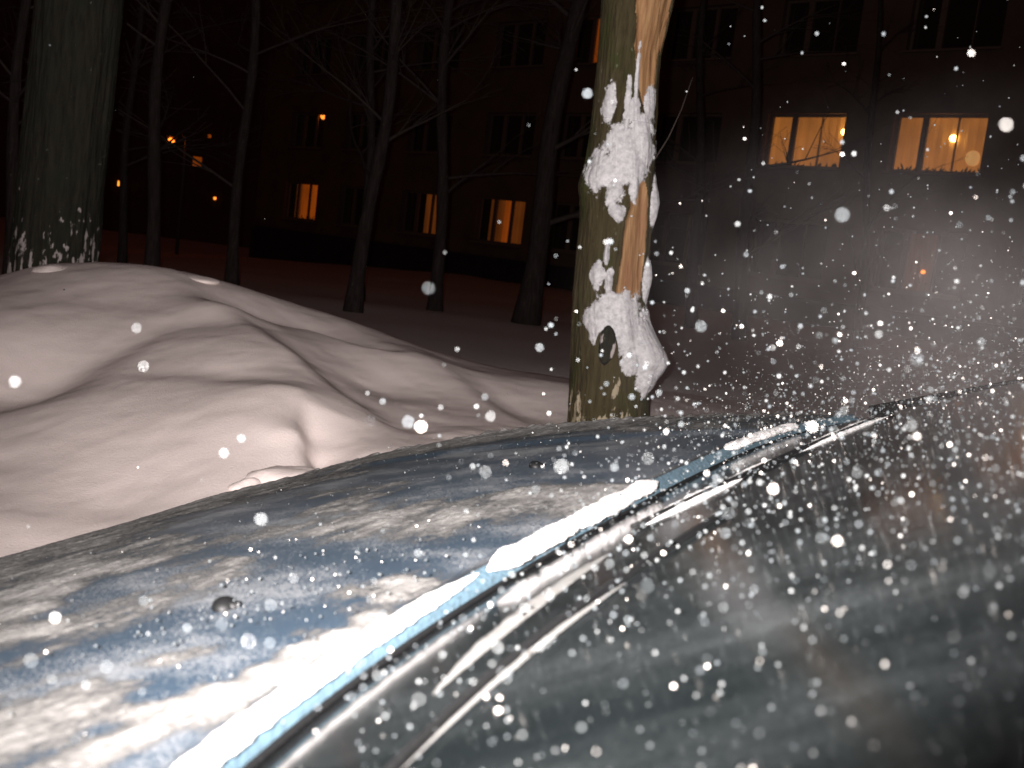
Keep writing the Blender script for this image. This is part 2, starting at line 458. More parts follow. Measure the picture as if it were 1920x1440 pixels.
def drift_edge(X, Y, line, side, amp, sharp, width):
    # wind-cut drift edge: the snow drops by amp on one side of the line and recovers over width
    line = np.array([p[:2] for p in line], float)
    best = np.full(X.shape, 1e9); sd = np.zeros(X.shape); tp = np.zeros(X.shape)
    n = len(line) - 1
    for i in range(n):
        a, b = line[i], line[i + 1]; e = b - a; L2 = e @ e
        t = np.clip(((X - a[0]) * e[0] + (Y - a[1]) * e[1]) / L2, 0, 1)
        dx, dy = X - a[0] - t * e[0], Y - a[1] - t * e[1]
        d = np.hypot(dx, dy); s_ = np.sign(e[0] * dy - e[1] * dx)
        m = d < best
        best = np.where(m, d, best); sd = np.where(m, s_ * d, sd); tp = np.where(m, (i + t) / n, tp)
    d = sd * side
    env = np.sin(np.pi * np.clip(tp, .02, .98)) ** .9
    beyond = np.exp(-np.clip(best - np.abs(sd), 0, 9) / .1)
    return -amp * env * smooth(-sharp, sharp, d) * np.exp(-np.clip(d, 0, 9) / width)
Z += drift_edge(X, Y, [(-1.45, 4.78), *BK_ridge], 1, .066, .11, .30)
Z += drift_edge(X, Y, BK_crest2, 1, .045, .08, .24)
Z += drift_edge(X, Y, BK_arc, 1, .045, .13, .35)
Z += drift_edge(X, Y, [*BK_front, (-.56, 3.12, 0)], 1, .02, .1, .28)
Z += drift_edge(X, Y, [(-.615, 3.26), (-.575, 3.1), (-.52, 2.92), (-.50, 2.82)], 1, .055, .03, .12)
Z += drift_edge(X, Y, [(-.30, 4.68), (-.13, 4.40), (.02, 4.15), (.12, 3.95)], 1, .045, .10, .25)
Z += drift_edge(X, Y, [(-1.9, 3.0), (-1.62, 3.2), (-1.5, 3.6), (-1.52, 3.9)], 1, .03, .1, .25)
Z += 0.012 * (fbm(X * 2.2, Y * 2.2, 21, 3) - 0.5) + 0.008 * (fbm(X * 9, Y * 9, 5, 4) - 0.5)
edge = np.minimum(np.minimum(smooth(-4.6, -3.9, X), 1 - smooth(3.0, 3.6, X)), 1 - smooth(6.2, 6.9, Y))
Z = Z * edge + (lawn_z(X, Y) - 0.06) * (1 - edge)
Z = np.where(Y < 2.1, np.minimum(Z, 0.0 + (Y - 1.75) * 1.6 + Z * smooth(1.75, 2.1, Y)), Z)
bank = obj('snow_bank', np.stack([X, Y, Z], -1), grid_faces(nx, ny), M['snow'])
tag(bank, kind='structure')

# ground sheet to the horizon: road level by the car, lawn level behind the bank
gx = np.concatenate([np.linspace(-140, -20, 22), np.linspace(-18, 22, 90), np.linspace(24, 140, 22)])
gy = np.concatenate([np.linspace(-60, 0, 14), np.linspace(0.5, 6, 24), np.linspace(6.4, 48, 110), np.linspace(52, 160, 20)])
X, Y = np.meshgrid(gx, gy, indexing='ij')
Z = lawn_z(X, Y) * smooth(3.2, 5.2, Y) - 0.10 * smooth(2, 4, Y) * (1 - smooth(5.2, 6.8, Y))
gr = obj('ground', np.stack([X, Y, Z], -1), grid_faces(len(gx), len(gy)), M['field'])
tag(gr, kind='structure')
gx = np.linspace(-40, 40, 200); gy = np.linspace(-8, 2.6, 60)
X, Y = np.meshgrid(gx, gy, indexing='ij')
Z = 0.006 + 0.02 * fbm(X * 1.5, Y * 1.5, 8, 3) + 0 * X
rd = obj('road', np.stack([X, Y, Z], -1), grid_faces(200, 60), M['road'])
tag(rd, kind='structure')

# ------------------------------------------------------------------ the car
CA = rad(19.5)
LV = np.array([math.sin(CA), math.cos(CA)]); UV = np.array([-LV[1], LV[0]])     # across the car (away), towards its nose
LC = 0.68
def C3(l, u, z):
    l = np.asarray(l, float) + LC; u = np.asarray(u, float); z = np.asarray(z, float) + 0 * l * u
    return np.stack([l * LV[0] + u * UV[0], l * LV[1] + u * UV[1], z], -1)
def cv(l, u, z): return Vector(C3(l, u, z))
AXL, AXU, AXZ = Vector((LV[0], LV[1], 0)), Vector((UV[0], UV[1], 0)), Vector((0, 0, 1))

PU = np.polyfit([-.05, .034, .115, .247, .461, .655, .85, .97], [1.014, 1.004, .991, .965, .913, .841, .755, .685], 4)
def hood_z(l, u):
    return np.polyval(PU, u) + 0.006 * (1 - np.clip((np.asarray(l) / .72) ** 2, 0, 1)) - 0.02 * smooth(.70, .74, np.abs(l))
PR = np.polyfit([-.73, -.55, -.407, -.3, -.134, .165, .58, .73], [.06, .155, .187, .191, .190, .166, .098, .040], 4)
def rear_u(l): return np.polyval(PR, l)
def front_u(l): return 1.0 - 0.17 * np.abs(np.asarray(l) / .73) ** 3.2

car = empty('parked_car', C3(0, -0.6, 0.0), 0)
tag(car, 'light blue car with snow-dusted bonnet and powder-covered windscreen in the foreground', 'car')

nl, nu = 120, 90
l = np.linspace(-.73, .73, nl)[:, None]; t = np.linspace(0, 1, nu)[None, :]
U_ = rear_u(l) + (front_u(l) - rear_u(l)) * t
Zh = hood_z(l, U_) + 0 * U_
crease = 0.004 * np.exp(-((np.abs(l) - (.50 - .10 * U_)) / .018) ** 2)
Zh = Zh + crease
top = C3(l + 0 * U_, U_, Zh)
low = C3(l + 0 * U_, U_, Zh - 0.018)
fa = grid_faces(nl, nu)
V = np.concatenate([top.reshape(-1, 3), low.reshape(-1, 3)]); n0 = nl * nu
loop = [i * nu for i in range(nl)] + [(nl - 1) * nu + j for j in range(1, nu)] + [i * nu + nu - 1 for i in range(nl - 2, -1, -1)] + [j for j in range(nu - 2, 0, -1)]
sidef = np.array([(loop[k], loop[(k + 1) % len(loop)], loop[(k + 1) % len(loop)] + n0, loop[k] + n0) for k in range(len(loop))])
hood = obj('bonnet', V, np.concatenate([fa[:, ::-1], fa + n0, sidef]), M['paint'], car)

# rolled rear lip of the bonnet, rubber seal and windscreen
def ribbon(name, rows, mat, parent):
    P = np.stack(rows, 1)
    f = grid_faces(P.shape[0], P.shape[1])
    return obj(name, P, f, mat, parent)
ll = np.linspace(-.76, .76, 160)
ru = rear_u(ll); rz = hood_z(ll, ru)
ribbon('bonnet_lip', [C3(ll, ru - .0004, rz + .0006), C3(ll, ru - .0016, rz + .0012), C3(ll, ru - .0045, rz - .0008), C3(ll, ru - .0085, rz - .0035), C3(ll, ru - .0095, rz - .012)], M['lip_glare'], car)
SU, SZ = ru - .0105, rz - .0055
ribbon('windscreen_seal', [C3(ll, SU + .0005, SZ - .012), C3(ll, SU, SZ), C3(ll, SU - .0015, SZ + .0009), C3(ll, SU - .0035, SZ + .0005), C3(ll, SU - .0045, SZ - .004)], M['black'], car)
GU, GZ = SU - .0035, SZ + .0002
def glass_z(l, u):
    gu = np.interp(l, ll, GU); gz = np.interp(l, ll, GZ)
    d = gu - u
    return gz + 0.44 * d - 0.06 * d * d + 0.02 * np.abs(l / .73) ** 2 * np.clip(d, 0, 1)
nt_ = 70
tt = np.linspace(0, .74, nt_)[None, :]
lg = np.linspace(-.72, .72, 110)[:, None]
gu0 = np.interp(lg[:, 0], ll, GU)[:, None]
shrink = 1 - 0.16 * tt
Lg = lg * shrink; Ug = gu0 - tt
Zg = glass_z(lg + 0 * tt, Ug)
wsP = C3(Lg, Ug, Zg)
ws = obj('windscreen', wsP, grid_faces(110, nt_), M['glass'], car)
sm = ws.modifiers.new('thickness', 'SOLIDIFY'); sm.thickness = 0.005; sm.offset = -1

# pillars, roof, side body
def body_side(sgn):
    rows = []
    us = np.concatenate([np.linspace(.92, .1, 20), np.linspace(.05, -3.0, 40)])
    for u in us:
        hz_ = float(np.polyval(PU, min(max(u, -.05), .95))) - .012 if u > 0 else 1.0 - .02 * (-u) / 3
        taper = 0.035 * max(0, (u - .45) / .5) ** 2 + 0.03 * max(0, (-u - 2.3) / .7) ** 2
        sec = [(.732, hz_), (.75, hz_ - .004), (.775, hz_ - .018), (.80, hz_ - .06), (.82, hz_ - .16), (.828, .62), (.822, .45), (.80, .30), (.74, .22)]
        rows.append([C3(sgn * (a - taper), u, min(z, hz_)) for a, z in sec])
    P = np.array(rows)
    return us, P
for sgn in (-1, 1):
    us, P = body_side(sgn)
    f = grid_faces(P.shape[0], P.shape[1])
    k = us[np.arange(len(us) - 1)]
    front = np.repeat(k > .02, P.shape[1] - 1)
    # wheel arch openings
    cz = P[:-1, :-1, 2].reshape(-1); cu = np.repeat(k, P.shape[1] - 1)
    arch = (((cu - .42) ** 2 + (cz - .30) ** 2) < .34 ** 2) | (((cu + 2.02) ** 2 + (cz - .30) ** 2) < .34 ** 2)
    arch &= cz < .62
    for nm, sel in (('front_fender', front & ~arch), ('body_side', ~front & ~arch)):
        v2, f2 = compact(P.reshape(-1, 3), f[sel])
        obj(nm, v2, f2 if sgn > 0 else f2[:, ::-1], M['paint'], car)
    pil = MB()
    base_p = cv(sgn * .742, float(np.interp(sgn * .74, ll, GU)) + .01, 1.0); top_p = cv(sgn * .625, -.70, 1.262)
    pil.tube([base_p, base_p.lerp(top_p, .5) + Vector((0, 0, .006)), top_p], [.012, .014, .016], 10)
    pil.build('windscreen_pillar', M['black'], car, True)
    win = [C3(sgn * .755, -.10, .99), C3(sgn * .755, -2.1, .97), C3(sgn * .64, -1.8, 1.25), C3(sgn * .64, -.72, 1.255)]
    obj('side_window', win, [(0, 1, 2, 3)], M['glass'], car, False)
    dm = MB(); dm.box(cv(sgn * .832, -.95, .78), (.012, .09, .014), (AXL, AXU, AXZ)); dm.build('door_handle', M['plastic'], car)
roofP = []
for u in np.linspace(-.66, -1.95, 16):
    roofP.append([C3(a, u, 1.30 - .04 * (a / .63) ** 2 - .03 * ((u + 1.2) / .7) ** 2) for a in np.linspace(-.66, .66, 18)])
obj('roof', np.array(roofP), grid_faces(16, 18), M['paint'], car)
rear = [[C3(a, u, z - .03 * (a / .7) ** 2) for a in np.linspace(-.7, .7, 12)] for u, z in ((-1.95, 1.25), (-2.35, 1.02), (-2.95, .96), (-3.03, .7), (-3.02, .35))]
obj('boot_and_rear_window', np.array(rear), grid_faces(5, 12), M['paint'], car)
fb = [[C3(a, front_u(min(.73, abs(a))) + o, z) for a in np.linspace(-.74, .74, 40)] for o, z in ((.003, .655), (.02, .62), (.03, .52), (.06, .45), (.065, .33), (.03, .22))]
obj('front_bumper', np.array(fb), grid_faces(6, 40), M['paint'], car)
for sgn in (-1, 1):
    h = MB(); c = cv(sgn * .55, front_u(.55) + .028, .575)
    h.ball(c, .085, 8, 14, (1.0, .45, .55)); h.build('headlight', M['lens'], car, True)
    for wu in (.42, -2.02):
        wc = cv(sgn * .72, wu, .295)
        w = empty('wheel', wc); w.location = wc; w.parent = car; w.matrix_parent_inverse = Matrix.Translation(car.location).inverted()
        ty = MB(); seg = 36; prof = [(.17, -.08), (.27, -.09), (.295, -.06), (.297, .06), (.27, .09), (.17, .08)]
        for k in range(seg):
            a = 2 * math.pi * k / seg
            for r_, o_ in prof: ty.v.append(tuple(wc + AXU * (r_ * math.cos(a)) + AXZ * (r_ * math.sin(a)) + AXL * o_))
        for k in range(seg):
            for q in range(5): ty.f.append((k * 6 + q, ((k + 1) % seg) * 6 + q, ((k + 1) % seg) * 6 + q + 1, k * 6 + q + 1))
        ri = MB()
        for k in range(seg):
            a = 2 * math.pi * k / seg
            for r_, o_ in ((.18, .075), (.15, .05), (.05, .045), (.0, .05)): ri.v.append(tuple(wc + AXU * (r_ * math.cos(a)) + AXZ * (r_ * math.sin(a)) + AXL * (o_ * sgn)))
        for k in range(seg):
            for q in range(3): ri.f.append((k * 4 + q, ((k + 1) % seg) * 4 + q, ((k + 1) % seg) * 4 + q + 1, k * 4 + q + 1))
        for mb_, nm, mt in ((ty, 'tyre', M['black']), (ri, 'rim', M['steel'])):
            o = obj(nm, mb_.v, mb_.f, mt)
            o.parent = w; o.matrix_parent_inverse = Matrix.Translation(wc).inverted()
# dashboard inside
da = [[C3(a, u, z) for a in np.linspace(-.66, .66, 20)] for u, z in ((.06, .93), (-.10, .95), (-.34, .96), (-.44, .93), (-.46, .75), (-.5, .45))]
obj('dashboard', np.array(da), grid_faces(6, 20), M['dash'], car)

# washer nozzles on the bonnet
for nl_, nu_ in ((-.24, .288), (.233, .292)):
    nz = MB(); c = cv(nl_, nu_, float(hood_z(nl_, nu_)))
    nz.ball(c + Vector((0, 0, .001)), .0075, 8, 14, (.8, 1.1, .6))
    nz.box(c + AXU * -.004 + Vector((0, 0, .002)), (.003, .0035, .002), (AXL, AXU, AXZ))
    nzo = nz.build('washer_nozzle', M['plastic'], hood, True)
    jt = MB(); jt.box(c + AXU * -.0077 + Vector((0, 0, .0028)), (.0005, .0006, .0016), (AXL, AXU, AXZ)); jt.build('nozzle_jet', M['chrome'], hood)

# wipers lying along the bottom of the glass
for l0, l1, off0, off1 in ((-.47, -.07, .050, .092), (-.06, .44, .036, .112)):
    wp = empty('wiper', cv(l0, 0.1, 1.0)); wp.parent = car; wp.matrix_parent_inverse = Matrix.Translation(car.location).inverted()
    ls = np.linspace(l0, l1, 14)
    pa = [cv(a, float(np.interp(a, ll, GU)) - o, float(glass_z(a, np.interp(a, ll, GU) - o)) + .003) for a, o in zip(ls, np.linspace(off0, off1, 14))]
    ar = MB(); ar.tube(pa, [.0014] * 8 + [.0011] * 6, 6)
    bl = MB(); bl.tube([p + Vector((0, 0, -.0018)) - AXU * .0005 for p in pa], .0009, 6)
    for mb_, nm in ((ar, 'wiper_arm'), (bl, 'wiper_blade')):
        o = obj(nm, mb_.v, mb_.f, M['black'])
        o.parent = wp; o.matrix_parent_inverse = Matrix.Translation(wp.location).inverted()

# ------------------------------------------------------------------ snow lying on the car
HS = [(0.377, 0.447, 0), (0.278, 0.449, 0), (0.471, 0.399, 0), (0.402, 0.41, 0), (0.066, 0.467, 0), (0.094, 0.446, 0), (0.013, 0.47, 0), (-0.127, 0.3, 0), (-0.106, 0.349, 0), (-0.131, 0.268, 0), (-0.169, 0.261, 0), (-0.193, 0.275, 0), (-0.201, 0.295, 0), (-0.207, 0.391, 0), (-0.176, 0.399, 0), (-0.239, 0.384, 0.2), (-0.301, 0.278, 0), (-0.319, 0.304, 0), (-0.35, 0.316, 0), (-0.278, 0.262, 0), (-0.251, 0.246, 0), (-0.263, 0.218, 0), (-0.229, 0.225, 0.25), (-0.202, 0.228, 0.6), (-0.19, 0.223, 0.75), (-0.218, 0.214, 0.7), (-0.132, 0.244, 0.2), (-0.168, 0.206, 0.15), (-0.337, 0.263, 0), (-0.331, 0.243, 0), (-0.317, 0.232, 0), (-0.304, 0.229, 0), (-0.354, 0.238, 0.2), (-0.353, 0.274, 0.5), (-0.369, 0.249, 0.6), (-0.376, 0.232, 0.75), (-0.348, 0.292, 0.45), (-0.374, 0.277, 0.7), (-0.404, 0.255, 0.85), (-0.4, 0.233, 0.6), (-0.415, 0.23, 0.5), (-0.391, 0.23, 0.35), (-0.307, 0.26, 0.5), (-0.321, 0.263, 0.6), (-0.347, 0.262, 0.5), (-0.302, 0.211, 0.85), (-0.327, 0.21, 0.9), (-0.35, 0.213, 0.95), (-0.368, 0.216, 0.9), (-0.392, 0.212, 0.8), (-0.407, 0.216, 0.6), (-0.279, 0.204, 0.8), (-0.255, 0.204, 0.7), (-0.276, 0.216, 0.4), (-0.289, 0.228, 0.1), (-0.336, 0.222, 0.3), (-0.393, 0.201, 0.35), (-0.411, 0.202, 0.3), (-0.038, 0.281, 0.75), (-0.022, 0.32, 0.7), (-0.036, 0.344, 0.6), (-0.012, 0.266, 0.7), (0.003, 0.242, 0.6), (-0.042, 0.243, 0.5), (-0.05, 0.36, 0.5), (0.067, 0.233, 0.85), (0.077, 0.216, 0.9), (0.076, 0.204, 0.7), (0.044, 0.237, 0.6), (0.17, 0.291, 0.15), (0.119, 0.299, 0.1), (0.101, 0.336, 0.15), (-0.057, 0.195, 0.1), (-0.103, 0.211, 0.1), (0.155, 0.223, 0.1), (0.212, 0.216, 0.25), (-0.08, 0.447, 0.5), (-0.126, 0.451, 0.65), (-0.192, 0.433, 0.75), (-0.237, 0.41, 0.8), (-0.284, 0.381, 0.8), (-0.276, 0.363, 0.75), (-0.267, 0.349, 0.6), (-0.221, 0.339, 0.6), (-0.175, 0.353, 0.6), (-0.134, 0.36, 0.6), (-0.23, 0.345, 0.45), (-0.222, 0.322, 0.3), (-0.065, 0.415, 0.55), (-0.035, 0.394, 0.5), (-0.08, 0.381, 0.45), (-0.017, 0.494, 0.55), (0.255, 0.605, 0.55), (0.317, 0.551, 0.5), (0.526, 0.595, 0.5), (0.143, 0.428, 0.5), (0.229, 0.367, 0.1), (0.118, 0.391, 0.45), (0.059, 0.397, 0.5), (0.735, 0.578, 0.5), (0.688, 0.447, 0.6), (0.668, 0.369, 0.4), (0.32, 0.323, 0.05), (0.337, 0.275, 0.1), (0.409, 0.241, 0.2), (0.573, 0.229, 0.55), (0.694, 0.307, 0.5), (0.561, 0.185, 0.4), (0.657, 0.169, 0.5), (0.401, 0.185, 0.15), (0.245, 0.202, 0.15), (0.211, 0.171, 0.1), (-0.324, 0.342, 0.4), (-0.3, 0.347, 0.5)]
HS += [(a, b, .6) for a in (-.7, -.6, -.5) for b in (.3, .5, .7)] + [(a, b, .62) for a in (-.3, 0, .3, .55) for b in (.72, .85, .95)] + [(-.25, .55, .6), (.0, .6, .6), (-.5, .22, .6), (-.5, .3, .6)]
hs = np.array(HS)
NL, NU = 860, 640
sl = np.linspace(0, 1, NL); l1 = (-.62 + 1.35 * sl ** 1.25)[:, None]
su = np.linspace(0, 1, NU); tq = (su ** 1.5)[None, :]
UU = rear_u(l1) + .001 + (front_u(l1) - rear_u(l1)) * tq
LLm = l1 + 0 * UU
num = np.zeros_like(UU); den = np.zeros_like(UU)
for a, b, v in hs:
    w = 1.0 / (((LLm - a) ** 2 + ((UU - b) * 1.0) ** 2) + 2e-5) ** 1.6
    num += w * v; den += w
val = num / den
n1 = fbm(LLm * 22, UU * 55, 31, 5, 0.6)
n2 = noise2(LLm * 330, UU * 420, 41)
n3 = noise2(LLm * 700, UU * 800, 47)
h = (val - 0.43) * 0.95 + (n1 - 0.5) * 0.8 + (n2 - 0.5) * 0.10 + (n3 - .5) * .06
h = h - .8 * np.exp(-((UU - rear_u(LLm)) / .0035) ** 2) + .50 * smooth(.45, .7, LLm) * smooth(.22, .4, UU) + .45 * smooth(.52, .85, UU)
ragged = .005 * smooth(.62, .72, np.abs(LLm)) * noise2(LLm * 60, UU * 130, 55) ** 2 + .006 * smooth(.8, .95, tq + 0 * LLm) * noise2(LLm * 130, UU * 60, 57) ** 2
for nl_, nu_ in ((-.24, .288), (.233, .292)):
    h = h - .9 * np.exp(-((LLm - nl_) ** 2 + (UU - nu_) ** 2) / .017 ** 2)
th = np.clip(h, 0, .6) * 0.0055 + .0003 + ragged
P = C3(LLm, UU, hood_z(LLm, UU) + .0042 * np.exp(-((np.abs(LLm) - (.50 - .10 * UU)) / .018) ** 2) + th)
f = grid_faces(NL, NU)
keep = (h.ravel()[f] > -.25).any(1)
used = np.unique(f[keep])
v2, f2 = compact(P.reshape(-1, 3), f[keep][:, ::-1])
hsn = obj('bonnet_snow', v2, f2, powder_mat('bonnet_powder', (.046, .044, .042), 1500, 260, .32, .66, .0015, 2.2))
at_ = hsn.data.attributes.new('cover', 'FLOAT', 'POINT'); at_.data.foreach_set('value', h.ravel()[used].astype(np.float32))
tag(hsn, 'patchy wind-blown powder snow lying on the blue bonnet', 'snow', kind='stuff')

def snow_roll(name, l_from, l_to, r, du, dz, label, seed, n=70, flat=1.0, endr=.35, mat='carsnow', on_glass=False, vary=.5):
    m = 18
    ls = np.linspace(l_from, l_to, n); P = np.zeros((n, m, 3))
    for i, a in enumerate(ls):
        t = i / (n - 1)
        env = (min(1, t / .10, (1 - t) / .10)) ** .6 if endr < 1 else math.sin(math.pi * t) ** .6
        env = max(env, .05)
        rr = r * env * (1 - vary / 2 + vary * float(fbm(np.array(a * 30.), np.array(seed * 3.1), seed)))
        if on_glass:
            u = float(np.interp(a, ll, GU)) - du[0] - (du[1] - du[0]) * t; z = float(glass_z(a, u))
        else:
            u = float(rear_u(a)) - du; z = float(hood_z(a, rear_u(a))) + dz
        for k in range(m):
            w = 2 * math.pi * k / m
            q = rr * (1 + .5 * (float(fbm(np.array(a * 160 + 3 * math.cos(w)), np.array(3 * math.sin(w) + seed), seed, 3)) - .5))
            P[i, k] = C3(a, u + q * math.cos(w) * 1.25, z + q * math.sin(w) * flat)
    o = obj(name, P, grid_faces(n, m, True), M[mat])
    tag(o, label, 'snow')
    return o
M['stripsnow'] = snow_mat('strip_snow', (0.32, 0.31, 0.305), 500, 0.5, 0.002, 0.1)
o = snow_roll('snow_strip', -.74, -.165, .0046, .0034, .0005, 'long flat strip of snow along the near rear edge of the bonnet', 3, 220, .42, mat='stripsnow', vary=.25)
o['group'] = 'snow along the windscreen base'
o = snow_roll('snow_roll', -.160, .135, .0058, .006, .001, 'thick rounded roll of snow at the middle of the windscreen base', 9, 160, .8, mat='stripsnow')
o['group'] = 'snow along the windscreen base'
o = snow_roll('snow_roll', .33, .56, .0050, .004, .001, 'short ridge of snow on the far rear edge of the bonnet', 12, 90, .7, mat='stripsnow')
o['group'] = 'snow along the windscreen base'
for l0, l1, r_, d0, d1, lab, sd, fl_, mt in (  # middle slivers model the bonnet edge mirrored in the glass; others are snow
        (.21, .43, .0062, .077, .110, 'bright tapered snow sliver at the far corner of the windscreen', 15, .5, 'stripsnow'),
        (-.045, .10, .0062, .040, .062, 'broad grey sliver shaped as a reflection on the glass just past the snow roll', 17, .35, 'stripsnow'),
        (.045, .21, .0032, .052, .058, 'narrow grey sliver shaped as a reflection beyond the broad one on the glass', 18, .4, 'stripsnow'),
        (-.345, -.13, .0036, .044, .046, 'thin sliver shaped as a reflection of the snow roll on the glass below it', 19, .4, 'carsnow'),
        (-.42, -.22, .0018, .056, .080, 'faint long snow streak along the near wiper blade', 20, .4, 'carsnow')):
    o = snow_roll('snow_reflection_sliver', l0, l1, r_, (d0, d1), 0, lab, sd, 90, fl_, 2, mt, True)
    o['group'] = 'snow along the windscreen base'

# ------------------------------------------------------------------ foreground tree (fungus-eaten trunk with snow)
TZ = np.array([.0, .39, .536, .721, 1.025, 1.227, 1.386, 1.623, 1.914, 2.107, 2.5, 3.0])
TX = np.array([.42, .401, .386, .365, .327, .318, .307, .298, .283, .286, .29, .28])
TR = np.array([.20, .167, .153, .147, .135, .133, .133, .118, .112, .128, .135, .11])
TY = 4.2
def trunk_pt(phi, z):
    cx = np.interp(z, TZ, TX); r = np.interp(z, TZ, TR)
    r = r * (1 + .05 * (fbm(phi * 1.6 + 40, z * 3.0, 61, 3) - .5) + .06 * (fbm(np.cos(phi) * 7 + 30, z * 6 + np.sin(phi) * 7, 67, 4) - .5))
    r = r + .062 * np.exp(-((phi - 1.15) / .5) ** 2 - ((z - .80) / .085) ** 2) + .016 * np.exp(-((phi + 1.3) / .6) ** 2 - ((z - 1.42) / .05) ** 2)
    r = r + .02 * np.exp(-((phi + .1) / .35) ** 2 - ((z - .86) / .08) ** 2)
    return cx, r
def trunk_xyz(phi, z, off=0.0):
    cx, r = trunk_pt(phi, z); r = r + off
    return np.stack([cx + r * np.sin(phi), TY - r * np.cos(phi), z + 0 * phi], -1)
def strip_mask(phi, z):
    u = np.where(np.abs(phi) < math.pi / 2, np.sin(phi), 9)
    c1 = np.interp(z, [1.02, 1.23, 1.33, 1.44], [.44, .50, .55, .62]); w1 = np.interp(z, [1.0, 1.03, 1.23, 1.33, 1.44, 1.47], [.0, .36, .36, .30, .16, 0])
    c2 = np.interp(z, [1.72, 1.81, 2.0, 2.1, 2.6], [.50, .53, .50, .42, .4]); w2 = np.interp(z, [1.72, 1.78, 2.0, 2.1, 2.4, 2.6], [.0, .30, .52, .58, .4, 0])
    j = .16 * (fbm(phi * 9, z * 8, 71, 4) - .5)
    return np.maximum(w1 - np.abs(u - c1), w2 - np.abs(u - c2)) + j * (np.maximum(w1, w2) > .01)
tree = empty('tree', (.42, TY, .3))
tag(tree, 'snow-plastered tree trunk with a strip of bark torn off, just behind the car', 'tree')
nz_, np_ = 560, 260
zz = np.linspace(.05, 3.0, nz_)[:, None]; ph = np.linspace(-math.pi, math.pi, np_, endpoint=False)[None, :]
PH, ZZ = ph + 0 * zz, zz + 0 * ph
mk = strip_mask(PH, ZZ)
bark_relief = .006 * (fbm(PH * 14, ZZ * 9, 81, 4) - .5)
off = np.where(mk > 0, -.012 * smooth(0, .12, mk), bark_relief + .004)
P = trunk_xyz(PH, ZZ, off)
f = grid_faces(nz_, np_, True)
bare = (mk.ravel()[f] > 0).all(1)
v2, f2 = compact(P.reshape(-1, 3), f[~bare]); obj('trunk', v2, f2, M['bark'], tree)
v2, f2 = compact(P.reshape(-1, 3), f[bare]); o = obj('bare_wood', v2, f2, M['wood'], tree); o['label'] = 'orange-brown bare wood where the bark is torn away'
# pruned branch stub
st = MB(); c = Vector(trunk_xyz(np.array(-.13), np.array(.842)))
P = []; m = 20
for i, (d, s) in enumerate([(-.03, 1.0), (.012, 1.0), (.030, .95), (.036, .85), (.033, .6), (.031, 0.02)]):
    for k in range(m):
        w = 2 * math.pi * k / m
        jj = 1 + .06 * math.sin(3 * w + i)
        P.append((c.x + .031 * s * jj * math.cos(w), c.y - d, c.z + .074 * s * jj * math.sin(w)))
obj('branch_stub', P, grid_faces(6, m, True), M['bark_dark'], tree)
tw = MB(); tw.tube([(.42, 4.15, 1.53), (.46, 4.12, 1.62), (.49, 4.10, 1.72), (.515, 4.1, 1.84)], [.003, .0022, .0016, .0008], 5)
tw.build('twig', M['twig'], tree)
# limbs above the frame
def limbs(root_pts, mat, parent, seed, n=9):
    rnd = random.Random(seed); mb = MB()
    def grow(p, d, r, length, depth):
        pts = [p]; rr = [r]; q = p.copy(); dd = d.copy()
        for i in range(5):
            dd = (dd + Vector((rnd.uniform(-.22, .22), rnd.uniform(-.22, .22), rnd.uniform(-.05, .2)))).normalized()
            q = q + dd * (length / 5); pts.append(q.copy()); rr.append(r * (1 - .15 * (i + 1)))
        mb.tube(pts, rr, 7 if depth == 0 else 4)
        if depth < 3:
            for k in range(3):
                i = rnd.randint(2, 5)
                nd = (dd + Vector((rnd.uniform(-.9, .9), rnd.uniform(-.9, .9), rnd.uniform(-.1, .7)))).normalized()
                grow(pts[i], nd, rr[i] * .6, length * .65, depth + 1)
    for p, d, r, ln in root_pts: grow(Vector(p), Vector(d).normalized(), r, ln, 0)
    return mb.build('limbs', mat, parent, True)
limbs([((.20, TY, 2.95), (-.5, .1, 1), .075, 1.8), ((.34, TY, 2.95), (.6, -.1, 1), .07, 1.7)], M['bark'], tree, 5)

# snow stuck to that trunk
BL = [(.1, 1.53, .75, .12), (-.5, 1.47, .42, .085), (.5, 1.58, .45, .11), (-.15, 1.40, .28, .055), (.35, 1.42, .15, .06), (.0, 1.70, .11, .11), (.22, 1.80, .075, .15), (-.55, 1.71, .20, .075), (.68, 1.73, .22, .055), (.2, 1.70, .2, .05),
      (-.05, 1.325, .22, .035), (.95, 1.38, .10, .10),
      (.2, .985, .60, .06), (-.25, .93, .40, .10), (.35, .90, .55, .13), (.75, .86, .45, .13), (.97, .80, .22, .10), (.78, .715, .22, .06), (.45, .79, .30, .05),
      (-.42, 1.09, .20, .055), (-.12, 1.07, .13, .05), (.9, 1.10, .10, .09), (-.25, 1.17, .08, .05), (-.05, .80, .2, .03)]
def snow_field_tree(phi, z):
    u = np.sin(phi); v = np.full(np.shape(phi), -1.0)
    for cu, cz, ru_, rz_ in BL:
        v = np.maximum(v, 1 - np.sqrt(((u - cu) / ru_) ** 2 + ((z - cz) / rz_) ** 2))
    v0 = v + .35 * (fbm(phi * 1.6, z * 10, 91, 2) - .5)
    v = v + .75 * (fbm(phi * 2.4, z * 15, 91, 3) - .5) + .5 * (fbm(phi * 9, z * 55, 93, 4) - .5)
    stubm = ((u + .13) / .27) ** 2 + ((z - .825) / .072) ** 2
    v = np.where(stubm < 1, np.minimum(v, (stubm - 1) * 1.2), v)
    return v - .06, v0
nz_, np_ = 620, 300
zz = np.linspace(.6, 2.05, nz_)[:, None]; ph = np.linspace(-1.55, 1.75, np_)[None, :]
PH, ZZ = ph + 0 * zz, zz + 0 * ph
v, v0 = snow_field_tree(PH, ZZ)
